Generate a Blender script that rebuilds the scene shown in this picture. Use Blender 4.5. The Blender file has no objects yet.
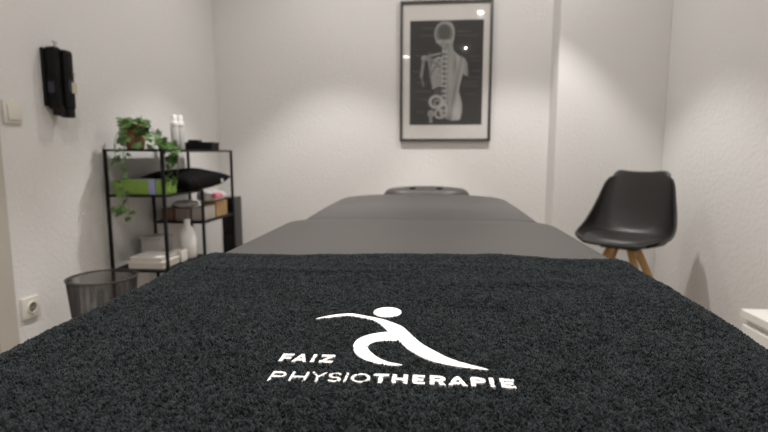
import bpy, bmesh, math, random
import numpy as np
from mathutils import Vector, Matrix
from mathutils.geometry import tessellate_polygon
random.seed(7); rng = np.random.default_rng(11)
S = bpy.context.scene
COL = S.collection
PI = math.pi

# ------------------------------------------------------------------ materials
def mat(name, col, rough=.6, metal=0., spec=.5, noise=None, bump=None, **kw):
    """noise=(scale, amount): mottled colour; bump=(scale, strength, distance)"""
    m = bpy.data.materials.new(name); m.use_nodes = True
    nt = m.node_tree; b = nt.nodes['Principled BSDF']
    b.inputs['Base Color'].default_value = (*col, 1)
    b.inputs['Roughness'].default_value = rough
    b.inputs['Metallic'].default_value = metal
    b.inputs['Specular IOR Level'].default_value = spec
    for k, v in kw.items():
        b.inputs[k.replace('_', ' ')].default_value = v
    tc = nt.nodes.new('ShaderNodeTexCoord')
    if noise:
        n = nt.nodes.new('ShaderNodeTexNoise'); n.inputs['Scale'].default_value = noise[0]
        n.inputs['Detail'].default_value = 4
        nt.links.new(tc.outputs['Object'], n.inputs['Vector'])
        r = nt.nodes.new('ShaderNodeMapRange')
        r.inputs['From Min'].default_value = .3; r.inputs['From Max'].default_value = .7
        r.inputs['To Min'].default_value = 1 - noise[1]; r.inputs['To Max'].default_value = 1 + noise[1]
        nt.links.new(n.outputs['Fac'], r.inputs['Value'])
        h = nt.nodes.new('ShaderNodeVectorMath'); h.operation = 'SCALE'
        h.inputs[0].default_value = col
        nt.links.new(r.outputs['Result'], h.inputs['Scale'])
        nt.links.new(h.outputs['Vector'], b.inputs['Base Color'])
    if bump:
        n = nt.nodes.new('ShaderNodeTexNoise'); n.inputs['Scale'].default_value = bump[0]
        n.inputs['Detail'].default_value = 3; n.inputs['Roughness'].default_value = .55
        nt.links.new(tc.outputs['Object'], n.inputs['Vector'])
        bp = nt.nodes.new('ShaderNodeBump'); bp.inputs['Strength'].default_value = bump[1]
        bp.inputs['Distance'].default_value = bump[2]
        nt.links.new(n.outputs['Fac'], bp.inputs['Height'])
        nt.links.new(bp.outputs['Normal'], b.inputs['Normal'])
    return m

M = {}
M['wall'] = mat('rough_plaster_paint', (.69, .68, .67), .85, bump=(60, .42, .006))
M['ceiling'] = mat('ceiling_paint', (.72, .71, .68), .9)
M['floor'] = mat('floor_vinyl', (.36, .31, .26), .5, noise=(3, .12))
M['skirting'] = mat('skirting_white', (.62, .60, .57), .5)
M['casing'] = mat('door_casing_lacquer', (.46, .43, .385), .45, noise=(6, .03))
M['door'] = mat('door_leaf_lacquer', (.55, .53, .49), .45, noise=(5, .03))
M['plastic_white'] = mat('white_plastic', (.66, .63, .57), .35, noise=(20, .02))
M['socket_dark'] = mat('socket_hole', (.03, .03, .03), .6)
M['black_plastic'] = mat('black_gloss_plastic', (.0025, .0025, .003), .35, spec=.2, noise=(30, .1))
M['black_matte'] = mat('black_matte_plastic', (.006, .006, .0065), .6, spec=.25, noise=(30, .1))
M['smoke'] = mat('smoked_window', (.018, .022, .034), .15)
M['cream_label'] = mat('cream_label', (.55, .49, .36), .5)
M['steel'] = mat('brushed_steel', (.5, .5, .5), .35, 1.)
M['shelf'] = mat('black_powdercoat', (.0035, .0038, .0042), .5, spec=.25, bump=(400, .1, .001))
M['mesh'] = mat('basket_wire', (.03, .026, .024), .5, noise=(40, .1))
M['terracotta'] = mat('terracotta', (.27, .13, .07), .8, noise=(25, .25), bump=(60, .3, .003))
M['soil'] = mat('potting_soil', (.03, .02, .014), .95, noise=(90, .5))
M['leaf'] = mat('ivy_leaf', (.07, .15, .035), .45, noise=(18, .75))
M['stem'] = mat('ivy_stem', (.10, .15, .05), .6, noise=(30, .2))
M['bottle_grey'] = mat('bottle_translucent_plastic', (.55, .54, .53), .35, noise=(15, .03))
M['bottle_white'] = mat('bottle_white_plastic', (.78, .77, .76), .35, noise=(15, .03))
M['cap_white'] = mat('cap_white_plastic', (.85, .84, .82), .35, noise=(15, .02))
M['blue'] = mat('blue_plastic', (.03, .12, .30), .4, noise=(15, .1))
M['green_card'] = mat('green_carton', (.20, .34, .055), .5, noise=(12, .12))
M['lavender'] = mat('lavender_print', (.30, .30, .55), .5, noise=(12, .05))
M['pillow'] = mat('black_satin_cotton', (.0025, .0025, .0027), .8, spec=.12, bump=(300, .15, .001))
M['tag'] = mat('care_tag', (.75, .75, .74), .7, noise=(15, .03))
M['carton'] = mat('brown_cardboard', (.40, .25, .11), .8, noise=(10, .12))
M['carton_dark'] = mat('reddish_cardboard', (.24, .14, .10), .8, noise=(10, .12))
M['carton_grey'] = mat('greyish_carton', (.33, .28, .24), .7, noise=(10, .1))
M['carton_white'] = mat('white_carton', (.60, .56, .52), .7, noise=(10, .05))
M['plastic_film'] = mat('crumpled_film', (.66, .63, .62), .3, bump=(40, .6, .01), noise=(9, .1))
M['pink'] = mat('pink_print', (.62, .16, .22), .4, noise=(10, .1))
M['cream_card'] = mat('cream_carton', (.66, .62, .55), .7, noise=(10, .05))
M['paper'] = mat('paper_edge', (.75, .72, .68), .8, bump=(200, .3, .002))
M['tub'] = mat('tub_plastic', (.52, .50, .48), .5, noise=(10, .04))
M['cabinet_black'] = mat('black_lacquer_cabinet', (.008, .008, .009), .2, noise=(10, .1))
M['cabinet_white'] = mat('white_foil_cabinet', (.72, .71, .68), .4, noise=(8, .02))
M['vinyl'] = mat('grey_massage_vinyl', (.057, .053, .0505), .48, spec=.35, bump=(180, .12, .0012), noise=(5, .03))
M['vinyl_hole'] = mat('dark_cavity', (.02, .02, .02), .8)
M['beech'] = mat('beech_wood', (.42, .26, .13), .5, noise=(14, .15))
M['oak'] = mat('oak_chair_leg', (.46, .27, .10), .5, noise=(22, .2))
M['shell'] = mat('anthracite_chair_shell', (.014, .013, .0125), .42, noise=(20, .06), bump=(250, .08, .001))
M['seatpad'] = mat('anthracite_faux_leather', (.018, .0165, .016), .45, bump=(220, .2, .001), noise=(20, .06))
M['frame'] = mat('picture_frame_grey', (.045, .045, .043), .4, noise=(20, .1))
M['mat'] = mat('picture_passepartout', (.62, .60, .58), .8, noise=(30, .01))
M['towel_base'] = mat('towel_ground_cloth', (.006, .0075, .008), 1., spec=.1)
M['thread'] = mat('white_embroidery_thread', (.90, .88, .87), .55, bump=(900, .35, .0006))
M['lamp_ring'] = mat('white_lamp_ring', (.8, .8, .79), .4, noise=(10, .02))

def pile_mat():
    m = mat('charcoal_terry_pile', (.033, .041, .045), .9, spec=.12, Sheen_Weight=.10, Sheen_Roughness=.5)
    nt = m.node_tree; b = nt.nodes['Principled BSDF']
    b.inputs['Sheen Tint'].default_value = (.75, .85, .9, 1)
    a = nt.nodes.new('ShaderNodeAttribute'); a.attribute_name = 'fibre'
    nt.links.new(a.outputs['Color'], b.inputs['Base Color'])
    return m
M['pile'] = pile_mat()

def emit(name, col, s):
    m = bpy.data.materials.new(name); m.use_nodes = True
    nt = m.node_tree; nt.nodes.clear()
    o = nt.nodes.new('ShaderNodeOutputMaterial'); e = nt.nodes.new('ShaderNodeEmission')
    e.inputs[0].default_value = (*col, 1); e.inputs[1].default_value = s
    nt.links.new(e.outputs[0], o.inputs[0]); return m
M['lamp'] = emit('lamp_lens_glow', (1, .96, .91), 130.)

def glass_mat():
    m = bpy.data.materials.new('picture_glass'); m.use_nodes = True
    nt = m.node_tree; nt.nodes.clear()
    o = nt.nodes.new('ShaderNodeOutputMaterial'); mx = nt.nodes.new('ShaderNodeMixShader')
    t = nt.nodes.new('ShaderNodeBsdfTransparent'); g = nt.nodes.new('ShaderNodeBsdfGlossy')
    g.inputs['Roughness'].default_value = .02
    f = nt.nodes.new('ShaderNodeFresnel'); f.inputs[0].default_value = 1.5
    gm = nt.nodes.new('ShaderNodeNewGeometry'); sb = nt.nodes.new('ShaderNodeMath'); sb.operation = 'SUBTRACT'; sb.use_clamp = True
    nt.links.new(f.outputs[0], sb.inputs[0]); nt.links.new(gm.outputs['Backfacing'], sb.inputs[1])
    nt.links.new(sb.outputs[0], mx.inputs[0]); nt.links.new(t.outputs[0], mx.inputs[1])
    nt.links.new(g.outputs[0], mx.inputs[2]); nt.links.new(mx.outputs[0], o.inputs[0]); return m
M['glass'] = glass_mat()

# ------------------------------------------------------------------ helpers
def tag(o, label=None, cat=None, group=None, kind=None):
    if label: o['label'] = label
    if cat: o['category'] = cat
    if group: o['group'] = group
    if kind: o['kind'] = kind
    return o

def empty(name, loc, rz=0):
    o = bpy.data.objects.new(name, None); COL.objects.link(o)
    o.location = loc; o.rotation_euler = (0, 0, rz); o.empty_display_size = .05
    return o

def wloc(o):
    v = Vector((0, 0, 0))
    while o is not None: v += o.location; o = o.parent
    return v

def obj(name, bm, m, parent=None, smooth=False, local=False, origin=None):
    """bm is in world coordinates unless local; parents are unrotated empties/meshes."""
    me = bpy.data.meshes.new(name)
    off = Vector((0, 0, 0))
    if parent is not None and not local: off = wloc(parent)
    if origin is not None: off = off + (Vector(origin) - off if not local else Vector(origin))
    bmesh.ops.recalc_face_normals(bm, faces=bm.faces)
    if off.length: bmesh.ops.translate(bm, verts=bm.verts, vec=-off)
    bm.to_mesh(me); bm.free()
    o = bpy.data.objects.new(name, me); COL.objects.link(o)
    for k in (m if isinstance(m, (list, tuple)) else [m]): me.materials.append(k)
    if smooth:
        for p in me.polygons: p.use_smooth = True
        if smooth != 'all':
            me.set_sharp_from_angle(angle=math.radians(40))
    if parent is not None:
        o.parent = parent
        if origin is not None and not local: o.location = Vector(origin) - wloc(parent)
    elif origin is not None:
        o.location = origin
    return o

def box(bm, x0, x1, y0, y1, z0, z1, bev=0, seg=2, mi=0):
    r = bmesh.ops.create_cube(bm, size=1)
    vs = r['verts']
    for v in vs:
        v.co = Vector((x0 + (v.co.x + .5) * (x1 - x0), y0 + (v.co.y + .5) * (y1 - y0), z0 + (v.co.z + .5) * (z1 - z0)))
    fs = set(f for v in vs for f in v.link_faces)
    for f in fs: f.material_index = mi
    if bev:
        es = list(set(e for v in vs for e in v.link_edges))
        bmesh.ops.bevel(bm, geom=es, offset=bev, segments=seg, profile=.6, affect='EDGES')
    return bm

def B(*a, **k): return box(bmesh.new(), *a, **k)

def tube(bm, pts, r, n=8, cap=True):
    """swept tube; r float or list"""
    pts = [Vector(p) for p in pts]
    rs = r if isinstance(r, (list, tuple)) else [r] * len(pts)
    rings = []
    for i, p in enumerate(pts):
        d = (pts[min(i + 1, len(pts) - 1)] - pts[max(i - 1, 0)]).normalized()
        a = Vector((0, 0, 1)) if abs(d.z) < .9 else Vector((1, 0, 0))
        s = d.cross(a).normalized(); t = d.cross(s).normalized()
        rings.append([bm.verts.new(p + (s * math.cos(2 * PI * k / n + PI / 4) + t * math.sin(2 * PI * k / n + PI / 4)) * rs[i]) for k in range(n)])
    for a, b in zip(rings, rings[1:]):
        for k in range(n): bm.faces.new((a[k], a[(k + 1) % n], b[(k + 1) % n], b[k]))
    if cap: bm.faces.new(rings[0][::-1]); bm.faces.new(rings[-1])
    return bm

def lathe(bm, prof, cx, cy, n=32, cap=True, sx=1, sy=1):
    rings = []
    for r, z in prof:
        if r < 1e-6: rings.append([bm.verts.new((cx, cy, z))])
        else: rings.append([bm.verts.new((cx + r * sx * math.cos(2 * PI * k / n), cy + r * sy * math.sin(2 * PI * k / n), z)) for k in range(n)])
    for a, b in zip(rings, rings[1:]):
        for k in range(n):
            k2 = (k + 1) % n
            if len(a) == 1 and len(b) == 1: continue
            if len(a) == 1: bm.faces.new((a[0], b[k2], b[k]))
            elif len(b) == 1: bm.faces.new((a[k], a[k2], b[0]))
            else: bm.faces.new((a[k], a[k2], b[k2], b[k]))
    if cap:
        if len(rings[0]) > 1: bm.faces.new(rings[0][::-1])
        if len(rings[-1]) > 1: bm.faces.new(rings[-1])
    return bm

def struct(name, bm, m, parent=None, smooth=False):
    return tag(obj(name, bm, m, parent, smooth), kind='structure')

# ------------------------------------------------------------------ room
XL, XR, YB, YF, H = -1.5, 1.41, 3.4, -2.4, 2.5
struct('floor', B(XL - .1, XR + .1, YF - .1, YB + .1, -.1, 0), M['floor'])
struct('ceiling', B(XL - .1, XR + .1, YF - .1, YB + .1, H, H + .1), M['ceiling'])
struct('wall_left', B(XL - .1, XL, YF - .1, YB + .1, 0, H), M['wall'])
struct('wall_right', B(XR, XR + .1, YF - .1, YB + .1, 0, H), M['wall'])
struct('wall_back', B(XL, XR, YB, YB + .1, 0, H), M['wall'])
struct('wall_back_projection', B(.77, XR, 3.2, YB, 0, H, bev=.004), M['wall'])
struct('wall_front', B(XL, XR, YF - .1, YF, 0, H), M['wall'])
struct('baseboard_left', B(XL, XL + .015, 1.62, YB, 0, .06, bev=.003), M['skirting'])
struct('baseboard_right', B(XR - .015, XR, YF, 3.2, 0, .06, bev=.003), M['skirting'])
struct('baseboard_back', B(XL + .015, .755, YB - .015, YB, 0, .06, bev=.003), M['skirting'])
# door in the left wall, right beside the switch: casing and leaf
dr = tag(empty('door_1', (XL, 1.1, 0)), kind='structure')
bm = B(XL, XL + .02, 1.52, 1.598, 0, 2.08, bev=.003)
box(bm, XL, XL + .02, .60, .678, 0, 2.08, bev=.003)
box(bm, XL, XL + .02, .678, 1.52, 2.0, 2.08, bev=.003)
obj('door_casing', bm, M['casing'], dr)
obj('door_leaf', B(XL, XL + .012, .68, 1.518, .005, 1.998, bev=.002), M['door'], dr)
bm = tube(bmesh.new(), [(XL + .01, .76, 1.03), (XL + .055, .76, 1.03), (XL + .058, .78, 1.03), (XL + .058, .88, 1.03)], .009, 10)
obj('door_handle', bm, M['steel'], dr, smooth=True)

# ------------------------------------------------------------------ ceiling spotlights
def spot(x, y, label, power=1.0, tilt=None, first=[None]):
    t = tag(empty('ceiling_spotlight', (x, y, H)), label, 'ceiling light', 'recessed ceiling spotlights')
    bm = lathe(bmesh.new(), [(.036, H - .002), (.048, H - .006), (.054, H - .003), (.056, H), (.036, H)], x, y, 32, cap=False)
    obj('trim_ring', bm, M['lamp_ring'], t, smooth=True)
    bm = lathe(bmesh.new(), [(0, H - .026), (.014, H - .024), (.025, H - .018), (.033, H - .009), (.035, H), (0, H)], x, y, 32, cap=False)
    obj('lens', bm, M['lamp'], t)
    for nm, e, ang, bl, rad in (('spot_beam', 78 * power, 75, .38, .03), ('spot_spill', 15 * power, 165, .6, .03)):
        l = bpy.data.lights.new(nm, 'SPOT'); l.energy = e; l.spot_size = math.radians(ang); l.spot_blend = bl
        l.shadow_soft_size = rad; l.color = (1, .965, .925)
        lo = bpy.data.objects.new(nm, l); COL.objects.link(lo); lo.parent = t; lo.location = (0, 0, -.060)
spot(-.62, 2.60, 'recessed ceiling spotlight above the shelf corner, nearest the back wall on the left')
spot(.55, 2.62, 'recessed ceiling spotlight above the table head, nearest the back wall on the right')
spot(-.62, .78, 'recessed ceiling spotlight in the middle of the left row')
spot(.54, .78, 'recessed ceiling spotlight in the middle of the right row')
spot(.50, -1.12, 'recessed ceiling spotlight at the rear of the right row')
spot(-.425, -1.70, 'recessed ceiling spotlight at the rear of the left row')

# ------------------------------------------------------------------ switch, socket, dispenser (left wall)
t = tag(empty('light_switch', (XL, 1.672, 1.038)), 'white square light switch beside the door casing, above the socket', 'light switch')
obj('switch_frame', B(XL, XL + .010, 1.632, 1.712, .998, 1.078, bev=.004), M['plastic_white'], t, smooth=True)
bm = B(XL + .008, XL + .015, 1.645, 1.699, 1.011, 1.065, bev=.002)
for v in bm.verts:
    if v.co.x > XL + .010: v.co.x += (1.065 - v.co.z) * .05
obj('rocker', bm, M['plastic_white'], t, smooth=True)
t = tag(empty('wall_socket', (XL, 1.674, .318)), 'white square power socket low on the left wall under the switch', 'socket')
obj('socket_frame', B(XL, XL + .012, 1.634, 1.714, .278, .358, bev=.004), M['plastic_white'], t, smooth=True)
def lathex(bm, prof, x, y, z, n=28, cap=False):   # profile (radius, x offset), axis along +x
    b2 = lathe(bmesh.new(), [(r, h) for r, h in prof], 0, 0, n, cap)
    R = Matrix.Translation((x, y, z)) @ Matrix.Rotation(PI / 2, 4, 'Y')
    me = bpy.data.meshes.new('tmp'); b2.to_mesh(me); b2.free(); me.transform(R); bm.from_mesh(me); bpy.data.meshes.remove(me); return bm
obj('socket_rim', lathex(bmesh.new(), [(.019, .012), (.0195, .0165), (.023, .0165), (.024, .012)], XL, 1.674, .318), M['plastic_white'], t, smooth=True)
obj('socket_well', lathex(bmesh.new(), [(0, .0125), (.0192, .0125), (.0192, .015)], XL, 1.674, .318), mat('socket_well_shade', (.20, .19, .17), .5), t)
bm = bmesh.new()
for dz in (-.0095, .0095): lathex(bm, [(0, .0132), (.003, .0132), (.003, .0125)], XL, 1.674, .318 + dz, 12)
obj('pin_holes', bm, M['socket_dark'], t)

t = tag(empty('soap_dispenser', (XL, 1.875, 1.04)), 'black soap dispenser with a steel knob and cream sticker on the left wall', 'dispenser')
obj('back_plate', B(XL, XL + .014, 1.828, 1.925, 1.075, 1.298, bev=.006), M['black_matte'], t, smooth=True)
obj('housing', B(XL + .012, XL + .060, 1.832, 1.874, 1.065, 1.302, bev=.015, seg=5), M['black_plastic'], t, smooth=True)
obj('bottle_holder', B(XL + .012, XL + .076, 1.866, 1.914, 1.065, 1.296, bev=.016, seg=5), M['black_plastic'], t, smooth=True)
obj('level_window', B(XL + .074, XL + .0795, 1.870, 1.887, 1.135, 1.180, bev=.002), M['smoke'], t)
obj('window_band', B(XL + .022, XL + .048, 1.8305, 1.833, 1.125, 1.170, bev=.001), M['smoke'], t)
obj('sticker', B(XL + .060, XL + .0790, 1.889, 1.9155, 1.130, 1.172, bev=.001), M['cream_label'], t)
obj('lock_button', lathex(bmesh.new(), [(0, .084), (.005, .083), (.006, .078)], XL, 1.900, 1.205, 16), M['steel'], t, smooth=True)
bm = tube(bmesh.new(), [(XL + .035, 1.868, 1.296), (XL + .035, 1.868, 1.324)], .005, 12)
tube(bm, [(XL + .035, 1.858, 1.322), (XL + .035, 1.878, 1.322)], .0045, 8)
obj('knob', bm, M['steel'], t, smooth=True)
bm = B(XL + .022, XL + .062, 1.842, 1.872, 1.040, 1.075, bev=.008); box(bm, XL + .030, XL + .072, 1.872, 1.908, 1.034, 1.075, bev=.007)
obj('nozzle', bm, M['black_matte'], t, smooth=True)

# ------------------------------------------------------------------ picture
t = tag(empty('framed_picture', (.088, YB, .987)), 'framed anatomical print of a human back and spine on the back wall', 'picture')
fx0, fx1, fz0, fz1 = -.212, .390, .975, 1.880
w = .017; bm = bmesh.new()
y0, y1 = YB - .028, YB - .002
box(bm, fx0, fx0 + w, y0, y1, fz0, fz1, bev=.002); box(bm, fx1 - w, fx1, y0, y1, fz0, fz1, bev=.002)
box(bm, fx0 + w, fx1 - w, y0, y1, fz0, fz0 + w, bev=.002); box(bm, fx0 + w, fx1 - w, y0, y1, fz1 - w, fz1, bev=.002)
obj('frame', bm, M['frame'], t, smooth=True)
obj('backing', B(fx0 + .01, fx1 - .01, YB - .006, YB - .002, fz0 + .01, fz1 - .01), M['black_matte'], t)
px0, px1, pz0, pz1 = -.147, .332, 1.083, 1.757
ym = YB - .0135
bm = bmesh.new()
box(bm, fx0 + w, px0, ym, ym + .003, fz0 + w, fz1 - w); box(bm, px1, fx1 - w, ym, ym + .003, fz0 + w, fz1 - w)
box(bm, px0, px1, ym, ym + .003, fz0 + w, pz0); box(bm, px0, px1, ym, ym + .003, pz1, fz1 - w)
obj('passepartout', bm, M['mat'], t)
obj('glass_pane', B(fx0 + w, fx1 - w, YB - .0235, YB - .0215, fz0 + w, fz1 - w), M['glass'], t)
# the print: a fine grid whose vertices carry the drawing's grey values
NX, NZ = 190, 264
U, V = np.meshgrid(np.linspace(0, 1, NX), np.linspace(0, 1, NZ))    # V up
T = np.full(U.shape, .022)
def inpoly(px, py, poly):
    ins = np.zeros(px.shape, bool); n = len(poly); j = n - 1
    for i in range(n):
        xi, yi = poly[i]; xj, yj = poly[j]
        if yi != yj:
            ins ^= ((yi > py) != (yj > py)) & (px < (xj - xi) * (py - yi) / (yj - yi) + xi)
        j = i
    return ins
def seg(x0, y0, x1, y1, w, g, soft=.5):
    global T
    ax, ay = U * .479, V * .669
    x0 *= .479; x1 *= .479; y0 *= .669; y1 *= .669
    L2 = (x1 - x0) ** 2 + (y1 - y0) ** 2 + 1e-12
    tt = np.clip(((ax - x0) * (x1 - x0) + (ay - y0) * (y1 - y0)) / L2, 0, 1)
    d = np.hypot(ax - x0 - tt * (x1 - x0), ay - y0 - tt * (y1 - y0))
    k = np.clip((w - d) / (w * soft), 0, 1)
    T = T * (1 - k) + g * k
def ell(cx, cy, rx, ry, g, ring=None, soft=.12):
    global T
    q = np.hypot((U - cx) / rx, (V - cy) / ry)
    k = np.clip((1 - q) / soft, 0, 1) if ring is None else np.clip(1 - abs(q - 1) / ring, 0, 1)
    T = T * (1 - k) + g * k
# right half: flesh silhouette (u right, v up)
flesh = [(.49,.99),(.56,.985),(.60,.94),(.61,.88),(.60,.82),(.585,.77),(.60,.715),(.66,.67),(.74,.645),(.785,.60),(.80,.52),(.80,.47),(.755,.475),(.735,.50),(.715,.45),(.69,.38),(.68,.33),(.70,.27),(.725,.21),(.725,.12),(.70,.05),(.60,.04),(.50,.06),(.49,.20)]
k = inpoly(U, V, flesh)
sh = .13 + .15 * np.exp(-((U - .68) / .09) ** 2) + .10 * np.exp(-((U - .55) / .05) ** 2 - ((V - .45) / .3) ** 2)
sh *= 1 - .45 * np.exp(-((U - .62) / .02) ** 2 - ((V - .58) / .09) ** 2)
sh *= 1 - .4 * np.exp(-(((U - .67) - (V - .5) * .25) / .022) ** 2)
sh += .08 * np.exp(-((U - .60) / .08) ** 2 - ((V - .14) / .08) ** 2)
T = np.where(k, sh, T)
# left half: bones
ell(.47, .875, .125, .105, .10); ell(.47, .875, .125, .105, .26, ring=.13)
ell(.47, .885, .085, .075, .05); seg(.38, .80, .56, .80, .014, .22)
seg(.42, .77, .52, .77, .012, .14); seg(.46, .80, .47, .70, .016, .18)
back = [(.27,.66),(.42,.70),(.46,.72),(.46,.10),(.36,.08),(.30,.20),(.34,.33),(.27,.42),(.25,.55)]
T = np.where(inpoly(U, V, back), .045, T)
for i in range(11):
    v = .63 - i * .026; x = .29 + .012 * abs(i - 5) * .5
    seg(.455, v + .012, (x + .455) / 2, v + .016, .0052, .38); seg((x + .455) / 2, v + .016, x, v - .012, .0052, .38)
seg(.17, .655, .42, .69, .006, .22); seg(.25, .66, .40, .56, .012, .13); seg(.25, .66, .30, .50, .010, .16); seg(.30, .50, .40, .62, .010, .13)
ell(.20, .645, .045, .03, .22); seg(.19, .63, .16, .47, .012, .17); seg(.16, .47, .19, .38, .006, .13)
for i in range(26):
    v = .73 - i * .0235; seg(.455, v, .50, v, .0060, .42 if i % 2 else .16)
seg(.478, .73, .478, .14, .0025, .05)
for cx, cy, rx, ry, g in ((.37,.225,.085,.055,.26),(.385,.215,.04,.028,.20),(.47,.15,.045,.065,.24),(.41,.11,.05,.04,.26)):
    ell(cx, cy, rx, ry, g * 1.5, ring=.35)
ell(.30, .11, .05, .04, .20); seg(.29, .10, .30, .03, .014, .17); seg(.46, .13, .46, .07, .010, .22)
seg(.28, .70, .18, .60, .004, .10)
# leader lines of the chart (no readable writing in the photograph)
for v, a, b in ((.93,.16,.33),(.86,.14,.33),(.67,.08,.2),(.52,.05,.16),(.41,.11,.24),(.33,.08,.30),(.25,.12,.27),(.13,.10,.2)):
    seg(a, v, b, v - .004, .0016, .11)
for v, a, b in ((.895,.64,.82),(.855,.66,.92),(.66,.82,.93),(.62,.84,.95),(.52,.84,.96),(.46,.80,.97),(.425,.74,.95),(.40,.72,.93),(.375,.72,.95),(.30,.78,.9)):
    seg(a, v, b, v - .003, .0016, .10)
T = np.where(T > .03, T * 1.3, T)
T = T * (1 + .10 * rng.standard_normal(T.shape))
vs = np.stack([px0 + U * (px1 - px0) - .088, np.full(U.shape, ym + .0015 - YB), pz0 + V * (pz1 - pz0) - .987], -1).reshape(-1, 3)
ii = np.arange(NX * NZ).reshape(NZ, NX)
fs = np.stack([ii[:-1, :-1], ii[:-1, 1:], ii[1:, 1:], ii[1:, :-1]], -1).reshape(-1, 4)
me = bpy.data.meshes.new('anatomical_print'); me.from_pydata(vs.tolist(), [], fs.tolist())
ca = me.color_attributes.new('ink', 'FLOAT_COLOR', 'POINT')
c4 = np.ones((NX * NZ, 4)); c4[:, :3] = np.clip(T.reshape(-1, 1), .008, 1) * np.array([1, .985, .96])
ca.data.foreach_set('color', c4.ravel())
m = mat('print_ink', (.05, .05, .05), .7); a = m.node_tree.nodes.new('ShaderNodeAttribute'); a.attribute_name = 'ink'
m.node_tree.links.new(a.outputs['Color'], m.node_tree.nodes['Principled BSDF'].inputs['Base Color'])
me.materials.append(m)
o = bpy.data.objects.new('anatomical_print', me); COL.objects.link(o); o.parent = t

# ------------------------------------------------------------------ shelf
sx0, sx1 = -1.470, -1.200
ya, yb, yc = 2.130, 2.505, 2.905
P_ = .0066                      # half post
t = tag(empty('metal_shelf', (sx0, ya, 0)), 'black metal open shelf with staggered boards in the left corner', 'shelf')
for (x, y, zt) in ((sx0, ya, .912), (sx1, ya, .912), (sx0, yb, .705), (sx1, yb, .705), (sx0, yc, .912), (sx1, yc, .912)):
    obj('post', B(x - P_, x + P_, y - P_, y + P_, 0, zt, bev=.0015), M['shelf'], t)
def board(y0, y1, z, name='board'):
    f = bmesh.new()
    for x in (sx0, sx1): box(f, x - P_ * .99, x + P_ * .99, y0, y1, z - .010, z, bev=.001)
    for y in (y0, y1): box(f, sx0, sx1, y - P_ * .99, y + P_ * .99, z - .010, z, bev=.001)
    box(f, sx0 + .006, sx1 - .006, y0 + .006, y1 - .006, z - .006, z - .0015)
    obj(name, f, M['shelf'], t)
board(ya, yc, .912, 'top_board'); board(ya, yb, .705); board(yb, yc, .532); board(ya, yb, .356); board(yb, yc, .17)
Z1, Z2, Z3, Z4 = .912, .705, .532, .356

# --- potted ivy on the top board
PX, PY = -1.365, 2.200
t = tag(empty('potted_ivy', (PX, PY, Z1)), 'trailing green ivy in a terracotta pot on top of the black shelf', 'plant')
bm = lathe(bmesh.new(), [(.0, Z1), (.036, Z1), (.038, Z1 + .004), (.050, Z1 + .085), (.0545, Z1 + .088), (.056, Z1 + .112), (.050, Z1 + .112), (.048, Z1 + .095), (0, Z1 + .095)], PX, PY, 40, cap=False)
obj('pot', bm, M['terracotta'], t, smooth=True)
obj('soil', lathe(bmesh.new(), [(.0, Z1 + .100), (.047, Z1 + .098), (.047, Z1 + .095)], PX, PY, 24, cap=False), M['soil'], t)
fol, stm = bmesh.new(), bmesh.new()
LEAF = [(0, 0), (.30, -.16), (.62, .02), (.42, .30), (.52, .62), (.18, .62), (0, 1.0), (-.18, .62), (-.52, .62), (-.42, .30), (-.62, .02), (-.30, -.16)]
def leaf(p, d, up, s):
    d = Vector(d).normalized(); up = Vector(up); up = (up - d * up.dot(d)).normalized(); sd = d.cross(up)
    c = fol.verts.new(Vector(p) + d * s * .45 - up * s * .03)
    vv = [fol.verts.new(Vector(p) + (sd * a + d * b) * s + up * s * (.10 * abs(a) - .10 * b * b)) for a, b in LEAF]
    for k in range(len(vv)): fol.faces.new((c, vv[k], vv[(k + 1) % len(vv)]))
def vine(pts, n, s=.030, spread=1.0):
    P3 = [Vector(p) for p in pts]; path = []
    for i in range(len(P3) - 1):
        a = P3[max(i - 1, 0)]; b = P3[i]; c = P3[i + 1]; d = P3[min(i + 2, len(P3) - 1)]
        for k in range(6):
            u = k / 6
            path.append(.5 * ((2 * b) + (c - a) * u + (2 * a - 5 * b + 4 * c - d) * u * u + (3 * b - a - 3 * c + d) * u ** 3))
    path.append(P3[-1]); tube(stm, path, .0013, 5)
    for k in range(n):
        q = path[min(len(path) - 1, int((k + .5) / n * len(path)))]
        dirn = Vector((random.uniform(-1, 1) * spread, random.uniform(-1, .5) * spread, random.uniform(-.7, .35)))
        pet = q + dirn.normalized() * .012
        tube(stm, [q, pet], .0008, 4)
        leaf(pet, dirn, (random.uniform(-.4, .4), -1 + random.uniform(-.3, .3), .8 + random.uniform(-.5, .5)), s * random.uniform(.95, 1.5))
zt = Z1 + .105
for k in range(13):                                                    # crown over the rim
    a = k * 2.4; r = random.uniform(.03, .075)
    e = (PX + math.cos(a) * r, PY + math.sin(a) * r * .7, zt + random.uniform(.012, .032))
    vine([(PX + math.cos(a) * .01, PY, zt - .01), ((PX + e[0]) / 2, (PY + e[1]) / 2, e[2]), e], 4, .030)
for k in range(3):                                                     # spilling over the front of the pot
    a = -1.5 + k * .45
    vine([(PX + math.cos(a) * .03, PY + math.sin(a) * .03, zt + .01), (PX + math.cos(a) * .065, PY + math.sin(a) * .065, zt), (PX + math.cos(a) * .078, PY + math.sin(a) * .08, Z1 + .04), (PX + math.cos(a) * .09, PY + math.sin(a) * .085, Z1 + .012)], 5, .027)
vine([(PX + .03, PY - .03, zt), (PX + .08, PY - .05, zt - .03), (PX + .125, PY - .03, Z1 + .03), (PX + .15, PY, Z1 + .04), (PX + .175, PY + .02, Z1 + .018)], 11, .032)
vine([(PX + .03, PY - .02, zt), (PX + .09, PY - .02, zt - .01), (PX + .12, PY, Z1 + .055), (PX + .15, PY + .02, Z1 + .03)], 8, .030)
vine([(PX - .01, PY - .04, zt), (PX - .03, PY - .08, zt - .03), (PX - .03, PY - .112, Z1 + .01), (PX - .02, PY - .118, Z1 - .05)], 8, .028)
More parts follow.
